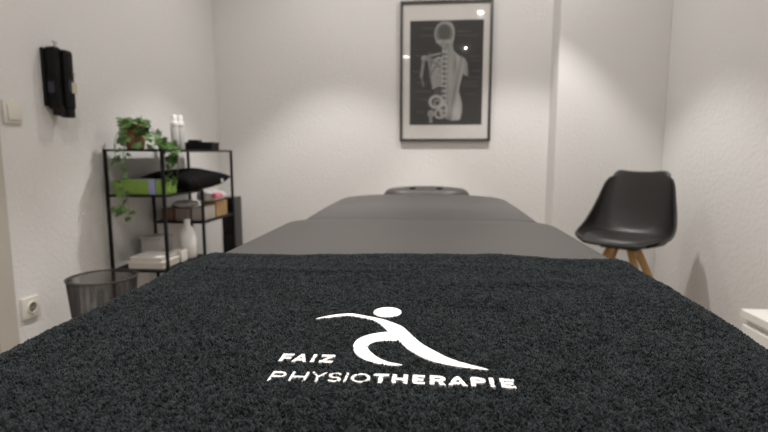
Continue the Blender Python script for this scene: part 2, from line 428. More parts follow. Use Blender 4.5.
vine([(PX + .01, PY - .05, zt), (PX + .01, PY - .09, zt - .06), (PX + .012, PY - .112, Z1 - .02), (PX + .008, PY - .118, Z1 - .12), (PX + .0, PY - .118, Z1 - .20), (PX + .004, PY - .118, Z1 - .27)], 19, .024)
vine([(PX + .002, PY - .118, Z1 - .18), (PX + .02, PY - .118, Z1 - .24), (PX + .03, PY - .118, Z1 - .29), (PX + .026, PY - .118, Z1 - .325)], 8, .024)
vine([(PX + .0, PY - .118, Z1 - .24), (PX - .018, PY - .118, Z1 - .27), (PX - .022, PY - .118, Z1 - .285)], 3, .024)
for dx, dz, n in ((0, -.22, 15), (.03, -.14, 9), (-.012, -.17, 9)):
    vine([(PX + .15 + dx * .5, PY, Z1 + .03), (PX + .170 + dx, PY - .01, Z1 + .008), (PX + .178 + dx, PY - .012, Z1 - .05), (PX + .168 + dx, PY - .01, Z1 + dz)], n, .030)
obj('foliage', fol, M['leaf'], t); obj('stems', stm, M['stem'], t)

# --- bottles on the top board
def topbottle(x, y, h, label):
    t = tag(empty('spray_bottle', (x, y, Z1)), label, 'bottle', 'white capped bottles on the shelf top')
    obj('bottle_body', lathe(bmesh.new(), [(0, Z1), (.019, Z1), (.021, Z1 + .004), (.021, Z1 + h * .64), (.017, Z1 + h * .70), (.012, Z1 + h * .72)], x, y, 24), M['bottle_grey'], t, smooth=True)
    bm = lathe(bmesh.new(), [(.0, Z1 + h * .70), (.022, Z1 + h * .70), (.022, Z1 + h * .79), (.015, Z1 + h * .82), (.015, Z1 + h * .97), (.011, Z1 + h), (0, Z1 + h)], x, y, 24, cap=False)
    obj('cap', bm, M['cap_white'], t, smooth=True)
topbottle(-1.385, 2.60, .188, 'left of two grey bottles with white caps on the shelf top, behind the ivy')
topbottle(-1.385, 2.665, .190, 'right of two grey bottles with white caps on the shelf top, by the black box')
t = tag(empty('black_storage_box', (-1.3, 2.86, Z1)), 'flat black box on the top board, at the shelf end nearest the back wall', 'box')
obj('box_body', B(-1.40, -1.225, 2.70, 2.80, Z1, Z1 + .034, bev=.003), M['black_matte'], t)
obj('box_lid', B(-1.403, -1.222, 2.697, 2.803, Z1 + .034, Z1 + .044, bev=.003), M['black_matte'], t)
tag(obj('black_pouch', B(-1.375, -1.315, 2.72, 2.78, Z1 + .044, Z1 + .058, bev=.006, seg=3), M['black_plastic'], smooth=True, origin=(-1.345, 2.75, Z1 + .044)), 'small black case lying on the flat black box', 'case')
tag(obj('blue_tin', lathe(bmesh.new(), [(0, Z1), (.022, Z1), (.023, Z1 + .003), (.023, Z1 + .02), (.021, Z1 + .024), (0, Z1 + .024)], -1.345, 2.50, 24, cap=False), M['blue'], smooth=True, origin=(-1.345, 2.50, Z1)), 'small round blue tin on the shelf top beside the ivy', 'tin')

# --- green glove carton
t = tag(empty('glove_carton', (-1.33, 2.21, Z2)), 'green and lavender carton on the board under the ivy', 'box')
obj('carton_body', B(-1.455, -1.215, 2.150, 2.275, Z2, Z2 + .066, bev=.002), M['green_card'], t)
obj('printed_stripe', B(-1.278, -1.250, 2.1435, 2.2765, Z2 + .0005, Z2 + .0675, bev=.0005), M['lavender'], t)
obj('opening_flap', B(-1.41, -1.30, 2.19, 2.235, Z2 + .066, Z2 + .0675, bev=.0005), M['carton_white'], t)

# --- black pillow
def cushion(cx, cy, cz, wx, wy, h, rot, n=28):
    bm = bmesh.new(); top, bot = {}, {}
    for i in range(n + 1):
        for j in range(n + 1):
            u, v = i / n * 2 - 1, j / n * 2 - 1
            pin = 1 - .07 * (1 - u * u) * abs(v) ** 3 - 0; pin2 = 1 - .07 * (1 - v * v) * abs(u) ** 3
            x, y = u * wx * pin2, v * wy * pin
            th = h * (max(0, (1 - u * u) * (1 - v * v)) ** .36) * (1 + .04 * math.sin(5 * u + 3 * v))
            for D_, sgn in ((top, 1), (bot, -.75)):
                if sgn < 0 and (i in (0, n) or j in (0, n)): bot[i, j] = top[i, j]; continue
                D_[i, j] = bm.verts.new((x, y, th * sgn - .022 * max(u, 0) ** 2 * (1 - max(v, 0) ** 2) * (1 if v > -.6 else .4)))
    for i in range(n):
        for j in range(n):
            bm.faces.new((top[i, j], top[i + 1, j], top[i + 1, j + 1], top[i, j + 1]))
            bm.faces.new((bot[i, j], bot[i, j + 1], bot[i + 1, j + 1], bot[i + 1, j]))
    bmesh.ops.transform(bm, matrix=Matrix.Translation((cx, cy, cz)) @ Matrix.Rotation(rot[2], 4, 'Z') @ Matrix.Rotation(rot[0], 4, 'X') @ Matrix.Rotation(rot[1], 4, 'Y'), verts=bm.verts)
    return bm
t = tag(empty('black_pillow', (-1.30, 2.5, Z2)), 'plump black pillow lying in the middle of the shelf behind the green carton', 'pillow')
obj('pillow_cover', cushion(-1.282, 2.478, Z2 + .052, .160, .205, .058, (.04, 0, -.08)), M['pillow'], t, smooth='all')
obj('care_tag', B(-1.132, -1.118, 2.572, 2.590, Z2 + .034, Z2 + .052, bev=.001), M['tag'], t)

# --- things on the far middle board
tag(obj('brown_carton', B(-1.292, -1.213, 2.70, 2.85, Z3, Z3 + .088, bev=.002), M['carton'], origin=(-1.25, 2.78, Z3)), 'open brown cardboard box at the right end of the staggered board', 'box')
tag(obj('white_carton', B(-1.285, -1.215, 2.55, 2.685, Z3, Z3 + .072, bev=.002), M['carton_white'], origin=(-1.25, 2.62, Z3)), 'pale carton standing in front of the open brown cardboard box', 'box')
tag(obj('grey_carton', B(-1.365, -1.293, 2.525, 2.62, Z3, Z3 + .068, bev=.002), M['carton_grey'], origin=(-1.33, 2.57, Z3)), 'greyish beige carton left of the pale carton on the staggered board', 'box')
t = tag(empty('reddish_box', (-1.42, 2.60, Z3)), 'reddish brown box at the left end of the staggered board', 'box')
obj('box_body', B(-1.452, -1.378, 2.53, 2.66, Z3, Z3 + .066, bev=.008, seg=3), M['carton_dark'], t, smooth=True)
obj('lid', lathe(bmesh.new(), [(0, Z3 + .066), (.014, Z3 + .066), (.014, Z3 + .084), (.011, Z3 + .086), (0, Z3 + .086)], -1.405, 2.60, 20, cap=False), mat('dark_red_lid', (.09, .025, .018), .5, noise=(10, .1)), t, smooth=True)
def bag(cx, cy, z0, wx, wy, h, seed):
    bm = bmesh.new(); bmesh.ops.create_icosphere(bm, subdivisions=4, radius=1)
    r = random.Random(seed); ph = [r.uniform(0, 6) for _ in range(6)]
    for v in bm.verts:
        c = v.co; k = 1 + .10 * math.sin(5 * c.x + ph[0]) * math.sin(6 * c.y + ph[1]) + .07 * math.sin(11 * c.x + 7 * c.y + ph[2]) + .05 * math.sin(17 * c.y - 9 * c.x + ph[3])
        v.co = Vector((cx + c.x * wx * k, cy + c.y * wy * k, z0 + h * .5 + c.z * h * .5 * (k if c.z > 0 else 1)))
        v.co.z = max(v.co.z, z0)
    return bm
tag(obj('wipes_pack', bag(-1.330, 2.575, Z3 + .068, .066, .045, .042, 3), M['plastic_film'], smooth='all', origin=(-1.345, 2.575, Z3 + .068)), 'soft white film pack lying on the greyish beige carton', 'pack')
t = tag(empty('plastic_bag', (-1.25, 2.74, Z3 + .088)), 'crumpled white plastic bag with pink print on the cardboard box', 'bag')
obj('bag_film', bag(-1.262, 2.745, Z3 + .088, .072, .115, .062, 5), M['plastic_film'], t, smooth='all')
bm = bag(-1.262, 2.745, Z3 + .0885, .0726, .116, .0632, 5)
bmesh.ops.delete(bm, geom=[v for v in bm.verts if not (v.co.x > -1.218 and v.co.y < 2.74 and v.co.z > Z3 + .108)], context='VERTS')
obj('pink_print', bm, M['pink'], t, smooth='all')

# --- bottom of the shelf: cartons, tub, big bottle
def flatbox(x0, x1, y0, y1, z0, z1, label):
    t = tag(empty('flat_carton', ((x0 + x1) / 2, (y0 + y1) / 2, z0)), label, 'box', 'cream cartons on the lower board')
    obj('carton_body', B(x0, x1, y0, y1, z0, z1 - .008, bev=.002), M['cream_card'], t)
    obj('carton_lid', B(x0 - .003, x1 + .003, y0 - .003, y1 + .003, z1 - .008, z1, bev=.0015), M['paper'], t)
flatbox(-1.405, -1.235, 2.15, 2.30, Z4, Z4 + .034, 'cream flat carton directly on the lower board, under the top one')
flatbox(-1.395, -1.245, 2.155, 2.29, Z4 + .034, Z4 + .056, 'thinner cream carton lying on the flat one at the front of the lower board')
tag(obj('paper_stack', B(-1.29, -1.226, 2.310, 2.368, Z4, Z4 + .056, bev=.002), M['paper'], origin=(-1.255, 2.34, Z4)), 'short white paper stack right behind the cream cartons', 'paper stack')
t = tag(empty('storage_tub', (-1.40, 2.39, Z4)), 'pale grey plastic tub with a lid behind the cream cartons', 'tub')
obj('tub_body', B(-1.455, -1.345, 2.335, 2.45, Z4, Z4 + .105, bev=.008, seg=3), M['tub'], t, smooth=True)
obj('tub_lid', B(-1.459, -1.341, 2.331, 2.454, Z4 + .105, Z4 + .119, bev=.005, seg=3), M['tub'], t, smooth=True)
x, y = -1.252, 2.430
t = tag(empty('refill_bottle', (x, y, Z4)), 'large white refill bottle tapering to a narrow cap on the lower board', 'bottle')
pr = [(0, 0), (.038, 0), (.042, .006), (.042, .095), (.036, .138), (.024, .160), (.0155, .167)]
obj('bottle_body', lathe(bmesh.new(), [(r, Z4 + z) for r, z in pr], x, y, 32), M['bottle_white'], t, smooth=True)
obj('cap', lathe(bmesh.new(), [(0, Z4 + .165), (.016, Z4 + .165), (.016, Z4 + .196), (.013, Z4 + .2), (0, Z4 + .2)], x, y, 24, cap=False), M['cap_white'], t, smooth=True)

# --- black cabinet behind the shelf
t = tag(empty('black_cabinet', (-1.29, 3.10, 0)), 'tall glossy black cabinet between the shelf end and the back wall', 'cabinet')
obj('cabinet_body', B(-1.330, -1.245, 3.04, 3.16, 0, .615, bev=.004), M['cabinet_black'], t)
obj('drawer_front', B(-1.326, -1.249, 3.028, 3.04, .405, .608, bev=.003), M['cabinet_black'], t)
obj('drawer_front', B(-1.326, -1.249, 3.028, 3.04, .010, .385, bev=.003), M['cabinet_black'], t)

# ------------------------------------------------------------------ waste basket
bx, by, bz = -1.278, 1.785, .415
t = tag(empty('wire_wastebasket', (bx, by, 0)), 'round black wire mesh wastebasket on the floor before the shelf', 'wastebasket')
NB, MB_ = 110, 60
bm = bmesh.new(); rows = []
for j in range(MB_ + 1):
    z = .012 + (bz - .02) * j / MB_; r = .088 + .034 * (j / MB_) ** .9
    rows.append([bm.verts.new((bx + r * math.cos(2 * PI * (k + .5 * (j % 2)) / NB), by + r * math.sin(2 * PI * (k + .5 * (j % 2)) / NB), z)) for k in range(NB)])
for j in range(0, MB_ - 1, 2):                                         # diamond cells
    for k in range(NB):
        bm.faces.new((rows[j][k], rows[j + 1][k], rows[j + 2][k], rows[j + 1][k - 1]))
for j in range(1, MB_ - 1, 2):
    for k in range(NB):
        bm.faces.new((rows[j][k], rows[j + 1][(k + 1) % NB], rows[j + 2][k], rows[j + 1][k]))
o = obj('mesh_wall', bm, M['mesh'], t)
wm = o.modifiers.new('wire', 'WIREFRAME'); wm.thickness = .0027; wm.use_even_offset = False
pts = [(bx + (.123) * math.cos(a * PI / 24), by + .123 * math.sin(a * PI / 24), bz - .004) for a in range(49)]
obj('rim', tube(bmesh.new(), pts, .0045, 8, cap=False), M['mesh'], t, smooth=True)
obj('bottom_pan', lathe(bmesh.new(), [(0, 0), (.089, 0), (.092, .003), (.092, .022), (.088, .022), (.087, .004), (0, .004)], bx, by, 40, cap=False), M['mesh'], t, smooth=True)

# ------------------------------------------------------------------ low white cabinet by the right wall
t = tag(empty('white_drawer_unit', (1.25, 1.45, 0)), 'low white drawer unit against the right wall, beside the towel', 'cabinet')
obj('carcass', B(1.11, 1.392, 1.24, 1.79, 0, .322, bev=.002), M['cabinet_white'], t)
obj('top_panel', B(1.092, 1.394, 1.23, 1.80, .322, .350, bev=.002), M['cabinet_white'], t)
for z0, z1 in ((.172, .300), (.02, .155)):
    d = obj('drawer', B(1.092, 1.11, 1.245, 1.785, z0, z1, bev=.003), M['cabinet_white'], t)
    obj('handle', tube(bmesh.new(), [(1.092, 1.45, z1 - .04), (1.068, 1.45, z1 - .04), (1.068, 1.58, z1 - .04), (1.092, 1.58, z1 - .04)], .004, 8), M['steel'], d)

# ------------------------------------------------------------------ massage table
TZ = .715
t = tag(empty('massage_table', (-.03, 1.2, 0)), 'grey padded massage table with rounded head end, its foot under the towel', 'massage table')
def pad(outline, z0, z1, r, name, m, parent, n=6, dome=0., tiltf=None):
    """cushion from a rounded outline polygon (ccw), edges rolled with radius r"""
    bm = bmesh.new(); c = Vector((sum(p[0] for p in outline) / len(outline), sum(p[1] for p in outline) / len(outline)))
    def ring(ins, z):
        res = []
        N = len(outline)
        for i, p in enumerate(outline):
            a = Vector(outline[i - 1]); b = Vector(outline[(i + 1) % N]); d = (b - a).normalized()
            nrm = Vector((-d.y, d.x)); q = Vector(p) + nrm * ins
            res.append(bm.verts.new((q.x, q.y, z)))
        return res
    rings = []
    for k in range(n + 1):
        a = -PI / 2 + PI / 2 * k / n; rings.append(ring(r * .6 * (1 - math.cos(a)), z0 + r * .6 * (1 + math.sin(a))))
    for k in range(n + 1):
        a = PI / 2 * k / n; rings.append(ring(r * (1 - math.cos(a)), z1 - r + r * math.sin(a)))
    for a, b in zip(rings, rings[1:]):
        for i in range(len(outline)):
            j = (i + 1) % len(outline); bm.faces.new((a[i], a[j], b[j], b[i]))
    last = rings[-1]
    for s in (.85, .65, .4, .15):
        nr = [bm.verts.new(((v.co.x - c.x) * s + c.x, (v.co.y - c.y) * s + c.y, z1 + dome * (1 - s * s))) for v in rings[-1 if s == .85 else 0 and 0]] if False else \
             [bm.verts.new(((v.co.x - c.x) * s + c.x, (v.co.y - c.y) * s + c.y, z1 + dome * (1 - s * s))) for v in rings[-1]]
        for i in range(len(outline)):
            j = (i + 1) % len(outline); bm.faces.new((last[i], last[j], nr[j], nr[i]))
        last = nr
    bm.faces.new(last); bm.faces.new(rings[0][::-1])
    if tiltf:
        for v in bm.verts: v.co.z += tiltf(v.co.x, v.co.y)
    return obj(name, bm, m, parent, smooth='all')
def rrect(x0, x1, y0, y1, rad, seg=10):
    """rad = (near-left, near-right, far-right, far-left); ccw"""
    res = []
    for (cx, cy, r, a0) in ((x0 + rad[0], y0 + rad[0], rad[0], PI), (x1 - rad[1], y0 + rad[1], rad[1], 1.5 * PI), (x1 - rad[2], y1 - rad[2], rad[2], 0), (x0 + rad[3], y1 - rad[3], rad[3], .5 * PI)):
        for k in range(seg + 1):
            a = a0 + .5 * PI * k / seg; res.append((cx + r * math.cos(a), cy + r * math.sin(a)))
    out = []
    for i in range(len(res)):                                          # subdivide long edges
        a, b = res[i], res[(i + 1) % len(res)]; L = math.dist(a, b); k = max(1, int(L / .06))
        for q in range(k): out.append((a[0] + (b[0] - a[0]) * q / k, a[1] + (b[1] - a[1]) * q / k))
    return out
TXL, TXR = -.372, .308
def flare(P):
    return [(TC0 + (px - TC0) * (0.983 + .055 * min(1, max(0, (py - .35) / .5))), py) for px, py in P]
TC0 = (TXL + TXR) / 2
pad(flare(rrect(TXL, TXR, .14, 1.345, (.05, .05, .11, .11))), TZ - .065, TZ, .028, 'body_cushion', M['vinyl'], t, dome=.002)
pad(rrect(TXL + .002, TXR - .002, 1.352, 2.21, (.04, .04, .25, .25)), TZ - .065, TZ - .001, .030, 'head_cushion', M['vinyl'], t, dome=.001,
    tiltf=lambda x, y: -.007 * max(0, 1 - (y - 1.36) / .35) ** 1.5)
hr = pad(rrect(-.225, .185, 2.215, 2.50, (.13, .13, .14, .14)), TZ - .050, TZ + .014, .046, 'headrest', M['vinyl'], t, dome=.010)
for dx in (-.062, .060):
    bt = obj('button', lathe(bmesh.new(), [(0, .0125), (.012, .0105), (.015, .004), (.015, 0)], -.020 + dx, 2.275, 20, cap=False), M['vinyl_hole'], t, smooth=True)
    bt.location.z += TZ + .0135
bm = bmesh.new()
for x in (TXL + .05, TXR - .05): box(bm, x - .015, x + .015, .2, 2.1, TZ - .115, TZ - .065, bev=.003)
for y in (.2, 1.348, 2.1): box(bm, TXL + .065, TXR - .065, y - .015, y + .015, TZ - .115, TZ - .065, bev=.003)
obj('frame', bm, M['beech'], t)
for x in (TXL + .05, TXR - .05):
    for y in (.30, 2.0):
        obj('leg', B(x - .02, x + .02, y - .02, y + .02, .012, TZ - .115, bev=.004), M['beech'], t)
        obj('foot', B(x - .024, x + .024, y - .024, y + .024, 0, .014, bev=.004), M['black_matte'], t)
obj('headrest_bracket', B(-.09, .04, 2.08, 2.46, TZ - .10, TZ - .075, bev=.003), M['steel'], t)

# ------------------------------------------------------------------ chair
CH = empty('shell_chair', (.984, 2.58, 0), math.radians(-36)); CH.scale = (.96, .96, 1)
tag(CH, 'dark grey shell chair with padded seat and wooden legs in the right corner', 'chair')
def cr(P, u):
    n = len(P) - 1; x = u * n; i = min(int(x), n - 1); f = x - i
    a, b, c, d = (Vector(P[max(i - 1, 0)]), Vector(P[i]), Vector(P[i + 1]), Vector(P[min(i + 2, n)]))
    return .5 * ((2 * b) + (c - a) * f + (2 * a - 5 * b + 4 * c - d) * f * f + (3 * b - a - 3 * c + d) * f ** 3)
CEN = [(0, -.225, .452), (0, -.17, .462), (0, -.05, .455), (0, .08, .450), (0, .165, .470), (0, .205, .545), (0, .235, .66), (0, .262, .795)]
EDG = [(.155, -.205, .462), (.212, -.14, .482), (.232, -.06, .497), (.230, .03, .530), (.215, .100, .590), (.197, .150, .660), (.174, .200, .745), (.130, .252, .800)]
bm = bmesh.new(); NU, NV = 28, 36; g = {}
for j in range(NV + 1):
    v = j / NV; c = cr(CEN, v); e = cr(EDG, v)
    for i in range(NU + 1):
        u = i / NU * 2 - 1; k = abs(u) ** (2.6 if v < .55 else 2.2)
        zc = 0
        if v > .9: zc = .004 * math.exp(-((abs(u) - .6) / .25) ** 2) * (v - .9) / .1 - .026 * max(0, (abs(u) - .72) / .28) ** 2 * (v - .9) / .1
        g[i, j] = bm.verts.new((math.sin(u * PI / 2 * .92) / math.sin(PI / 2 * .92) * e.x, c.y + (e.y - c.y) * k, c.z + (e.z - c.z) * k + zc))
for i in range(NU):
    for j in range(NV): bm.faces.new((g[i, j], g[i + 1, j], g[i + 1, j + 1], g[i, j + 1]))
sh = obj('shell', bm, M['shell'], CH, smooth='all', local=True)
md = sh.modifiers.new('thick', 'SOLIDIFY'); md.thickness = .012; md.offset = -1
md = sh.modifiers.new('bev', 'BEVEL'); md.width = .004; md.segments = 3; md.limit_method = 'ANGLE'; md.angle_limit = 1.0
bm = bmesh.new(); NR = 12; NA = 40; rr = []
for j in range(NR + 1):
    q = j / NR; ring = []
    for k in range(NA):
        a = 2 * PI * k / NA; x = .198 * q * math.copysign(abs(math.cos(a)) ** .8, math.cos(a)); y = -.035 + .178 * q * math.copysign(abs(math.sin(a)) ** .85, math.sin(a))
        ring.append(bm.verts.new((x, y, .460 + .030 * (1 - q ** 5) ** .5 - .006 * (1 - q) + .012 * (x / .198) ** 2)))
    rr.append(ring)
rr.append([bm.verts.new((v.co.x, v.co.y, v.co.z - .012)) for v in rr[-1]])
for a, b in zip(rr, rr[1:]):
    for k in range(NA): bm.faces.new((a[k], a[(k + 1) % NA], b[(k + 1) % NA], b[k]))
bmesh.ops.remove_doubles(bm, verts=bm.verts, dist=1e-5)
obj('seat_pad', bm, M['seatpad'], CH, smooth='all', local=True)
obj('mount_plate', B(-.09, .09, -.11, .07, .425, .442, bev=.004), M['black_matte'], CH, local=True)
for sx in (-1, 1):
    for sy in (-1, 1):
        a = Vector((sx * .045, -.02 + sy * .045, .432)); b = Vector((sx * .215, -.02 + sy * .20, 0))
        obj('leg', tube(bmesh.new(), [a, a.lerp(b, .5), b], [.020, .017, .012], 10), M['oak'], CH, smooth=True, local=True)
        c0 = a.lerp(b, .05); c1 = a.lerp(b, .42) ; inn = Vector((-sx * .012, -sy * .012, 0))
        obj('leg_bracket', tube(bmesh.new(), [c0 + inn, c1 + inn, Vector((0, -.02, .25))], .006, 8), M['black_matte'], CH, smooth=True, local=True)
bm = bmesh.new(); lathe(bm, [(0, .243), (.02, .243), (.02, .257), (0, .257)], 0, -.02, 20, cap=False)
obj('brace_hub', bm, M['black_matte'], CH, smooth=True, local=True)

# ------------------------------------------------------------------ towel
TY0, TY1 = .125, .795
TC = -.034
TOP = TZ + .010
tw = tag(empty('terry_towel', (TC, .46, TZ)), 'charcoal terry towel with white embroidered logo draped over the table foot', 'towel')

def vnoise(x, y, seed):
    r = np.random.default_rng(seed); G = r.random((64, 64))
    xi = np.floor(x).astype(int); yi = np.floor(y).astype(int); fx = x - xi; fy = y - yi
    fx = fx * fx * (3 - 2 * fx); fy = fy * fy * (3 - 2 * fy)
    g = lambda a, b: G[a % 64, b % 64]
    return (g(xi, yi) * (1 - fx) + g(xi + 1, yi) * fx) * (1 - fy) + (g(xi, yi + 1) * (1 - fx) + g(xi + 1, yi + 1) * fx) * fy

RAD = .036
def towel_pt(s, y):
    """s: distance across from the centre line, y: along the table -> point"""
    half = .343 + .012 * np.clip((y - .35) / .45, 0, 1) ** 1.2
    w0 = half - RAD; a = np.abs(s); sg = np.sign(s)
    arc = RAD * (PI / 2 - .10)
    th = np.clip((a - w0) / RAD, 0, PI / 2 - .10)
    x = np.minimum(a, w0) + RAD * np.sin(th)
    z = -(RAD - RAD * np.cos(th))
    d = np.maximum(a - w0 - arc, 0)
    fold = .010 * np.sin(y * 21 + sg * 1.3) * np.clip(d / .12, 0, 1)
    x = x + d * .10 + fold; z = z - d * .995
    # gentle unevenness of the laid cloth
    lo = vnoise(s * 7 + 9, y * 9 + 3, 1) - .5; mi = vnoise(s * 22 + 5, y * 26 + 2, 2) - .5
    calm = 1 - np.exp(-(((s + .0) / .13) ** 4 + ((y - .42) / .11) ** 4)) * .85
    zz = lo * .007 * calm + mi * .0022 * calm
    # soft crease ridges
    zz = zz + .0030 * np.exp(-((y - (.655 + .06 * (s + .2) + .006 * np.sin(s * 17))) / .010) ** 2) * np.exp(-((s + .16) / .16) ** 2)
    zz = zz + .0025 * np.exp(-((y - (.70 - .03 * s)) / .012) ** 2) * np.exp(-((s - .05) / .2) ** 2)
    zz = zz + .0025 * np.exp(-((y - (.60 + .10 * s)) / .014) ** 2) * np.exp(-((s - .22) / .12) ** 2)
    # far hem: slightly thicker, curved down at the lip
    lip = np.clip((y - (TY1 - .012)) / .012, 0, 1)
    zz = zz + .003 * np.exp(-((y - (TY1 - .03)) / .02) ** 2) - .008 * lip ** 2
    yy = y + .008 * (vnoise(s * 9 + 1, y * 0 + 4, 6) - .5) * np.clip((y - .6) / .19, 0, 1)
    return x * sg + TC, yy, TOP + z + zz

def normal_at(s, y, e=.0015):
    p1 = np.stack(towel_pt(s + e, y)) - np.stack(towel_pt(s - e, y)); p2 = np.stack(towel_pt(s, y + e)) - np.stack(towel_pt(s, y - e))
    n = np.cross(p1.T, p2.T); return n / np.linalg.norm(n, axis=1, keepdims=True)

SMAX = .52
nS, nY = 330, 220
SS, YY = np.meshgrid(np.linspace(-SMAX, SMAX, nS), np.linspace(TY0, TY1, nY))
x, y, z = towel_pt(SS.ravel(), YY.ravel())
org = np.array([TC, .46, TZ])
vs = np.stack([x, y, z], -1) - org
ii = np.arange(nS * nY).reshape(nY, nS)
fs = np.stack([ii[:-1, :-1], ii[:-1, 1:], ii[1:, 1:], ii[1:, :-1]], -1).reshape(-1, 4)
me = bpy.data.meshes.new('ground_cloth'); me.from_pydata(vs.tolist(), [], fs.tolist()); me.materials.append(M['towel_base'])
gc = bpy.data.objects.new('ground_cloth', me); COL.objects.link(gc); gc.parent = tw
md = gc.modifiers.new('thick', 'SOLIDIFY'); md.thickness = .003; md.offset = -1
for p in me.polygons: p.use_smooth = True

# ---- embroidery outlines (metres on the table plane)
SW = [(-.113,.469),(-.104,.4775),(-.092,.485),(-.079,.488),(-.065,.4825),(-.053,.477),(-.042,.470),(-.030,.459),(-.023,.450),(-.015,.432),(-.006,.413),(.006,.397),(.016,.385),(.030,.375),(.046,.366),(.031,.367),(.013,.372),(.001,.378),(-.009,.388),(-.019,.402),(-.026,.417),(-.035,.434),(-.044,.453),(-.052,.466),(-.064,.474),(-.078,.480),(-.091,.478),(-.103,.472)]
LG = [(-.0345,.438),(-.046,.4355),(-.057,.4275),(-.063,.417),(-.0645,.405),(-.0615,.390),(-.054,.3775),(-.042,.369),(-.029,.3655),(-.020,.3675),(-.029,.371),(-.038,.377),(-.045,.386),(-.0505,.396),(-.0515,.404),(-.0485,.411),(-.043,.415),(-.0265,.418),(-.029,.428)]
def smoothpoly(P, k=4):
    out = []; n = len(P)
    for i in range(n):
        a, b, c, d = (np.array(P[(i + q) % n], float) for q in (-1, 0, 1, 2))
        for u in np.arange(k) / k:
            out.append(tuple(.5 * (2 * b + (c - a) * u + (2 * a - 5 * b + 4 * c - d) * u * u + (3 * b - a - 3 * c + d) * u ** 3)))
    return out
HEADP = [(-.0430 + .0145 * math.cos(a), .4955 + .0165 * math.sin(a)) for a in np.linspace(0, 2 * PI, 40, endpoint=False)]
def quadstroke(p, q, w):
    p, q = np.array(p), np.array(q); d = (q - p) / np.linalg.norm(q - p); n = np.array([-d[1], d[0]]) * w / 2
    return [tuple(p + n), tuple(p - n), tuple(q - n), tuple(q + n)]
def bandpath(pts, w):
    pts = [np.array(p, float) for p in pts]; L, R = [], []
    for i, p in enumerate(pts):
        d = pts[min(i + 1, len(pts) - 1)] - pts[max(i - 1, 0)]; d = d / np.linalg.norm(d); n = np.array([-d[1], d[0]]) * w / 2
        L.append(tuple(p + n)); R.append(tuple(p - n))
    return L + R[::-1]
def glyph(ch, x0, x1, y0, y1, wx, wy):
    """polygons of a capital; wx = stem width, wy = bar height"""
    ym = (y0 + y1) / 2; a, b = wx / 2, wy / 2; R = []
    vs_ = lambda x: R.append([(x - a, y0), (x + a, y0), (x + a, y1), (x - a, y1)])
    hb = lambda yy, xa, xb: R.append([(xa, yy - b), (xb, yy - b), (xb, yy + b), (xa, yy + b)])
    if ch in 'PHEFIR': vs_(x0 + a)
    if ch == 'H': vs_(x1 - a); hb(ym, x0, x1)
    if ch == 'E': hb(y0 + b, x0, x1); hb(ym, x0, x1 - wx * .3); hb(y1 - b, x0, x1)
    if ch == 'F': hb(ym - b * .3, x0, x1 - wx * .3); hb(y1 - b, x0, x1)
    if ch in 'PR':
        yl = ym - b; r = (y1 - yl) / 2 - b; cx = x1 - (x1 - x0) * .42; rx = x1 - cx - a
        hb(y1 - b, x0, cx + .0002); hb(yl + b, x0, cx + .0002)
        cy = (y1 + yl) / 2
        R.append(bandpath([(cx + rx * math.cos(t_), cy + r * math.sin(t_)) for t_ in np.linspace(PI / 2, -PI / 2, 12)], (wx + wy) / 2))
    if ch == 'R': R.append([(x1 - wx * 1.25, y0), (x1, y0), (x1 - wx * .9, yl + wy), (x1 - wx * 2.1, yl + wy)])
    if ch == 'A':
        xm = (x0 + x1) / 2
        R.append([(x0, y0), (x0 + wx, y0), (xm + a * .9, y1), (xm - a * .9, y1)]); R.append([(x1 - wx, y0), (x1, y0), (xm + a * .9, y1), (xm - a * .9, y1)])
        hb(y0 + (y1 - y0) * .27, x0 + (x1 - x0) * .2, x1 - (x1 - x0) * .2)
    if ch == 'Y':
        xm = (x0 + x1) / 2
        R.append([(x0, y1), (x0 + wx, y1), (xm + a, ym), (xm - a, ym)]); R.append([(x1 - wx, y1), (x1, y1), (xm + a, ym), (xm - a, ym)])
        R.append([(xm - a, y0), (xm + a, y0), (xm + a, ym), (xm - a, ym)])
    if ch == 'T': hb(y1 - b, x0, x1); xm = (x0 + x1) / 2; vs_(xm)
    if ch == 'Z': hb(y1 - b, x0, x1); hb(y0 + b, x0, x1); R.append([(x0, y0 + wy * .6), (x0 + wx * 1.2, y0 + wy * .6), (x1, y1 - wy * .6), (x1 - wx * 1.2, y1 - wy * .6)])
    if ch == 'O':
        cx, cy = (x0 + x1) / 2, ym; n = 40; ro = []; 
        pts = [(cx + ((x1 - x0) / 2 - a) * math.cos(t_), cy + ((y1 - y0) / 2 - b) * math.sin(t_)) for t_ in np.linspace(0, 2 * PI, n + 1)]
        for p, q in zip(pts, pts[1:]): R.append(quadstroke(p, q, (wx + wy) / 2))
    if ch == 'S':
        cx = (x0 + x1) / 2; rx = (x1 - x0) / 2 - a; ry = (y1 - y0) / 4 - b / 2; pts = []
        for t_ in np.linspace(.15 * PI, 1.5 * PI, 14): pts.append((cx + rx * math.cos(t_), y1 - b - ry + ry * math.sin(t_)))
        for t_ in np.linspace(.5 * PI, -.85 * PI, 14)[1:]: pts.append((cx + rx * math.cos(t_), y0 + b + ry + ry * math.sin(t_)))
        for p, q in zip(pts, pts[1:]): R.append(quadstroke(p, q, (wx + wy) / 2))
    return R
base = lambda x: .0205 * (x + .115)
WORDS = []
for ch, xa, xb, bold in (('P',-.1165,-.1055,0),('H',-.1015,-.0890,0),('Y',-.0870,-.0750,0),('S',-.0735,-.0635,0),('I',-.0610,-.0590,0),('O',-.0565,-.0425,0),
        ('T',-.0405,-.0290,1),('H',-.0265,-.0150,1),('E',-.0115,-.0025,1),('R',.0010,.0125,1),('A',.0140,.0280,1),('P',.0305,.0415,1),('I',.0440,.0478,1),('E',.0515,.0620,1)):
    WORDS.append((ch, glyph(ch, xa, xb, .3315 + .042 * (xa + .115), .3480 + .028 * (xa + .115), .0033 if bold else .0018, .0036 if bold else .0024)))
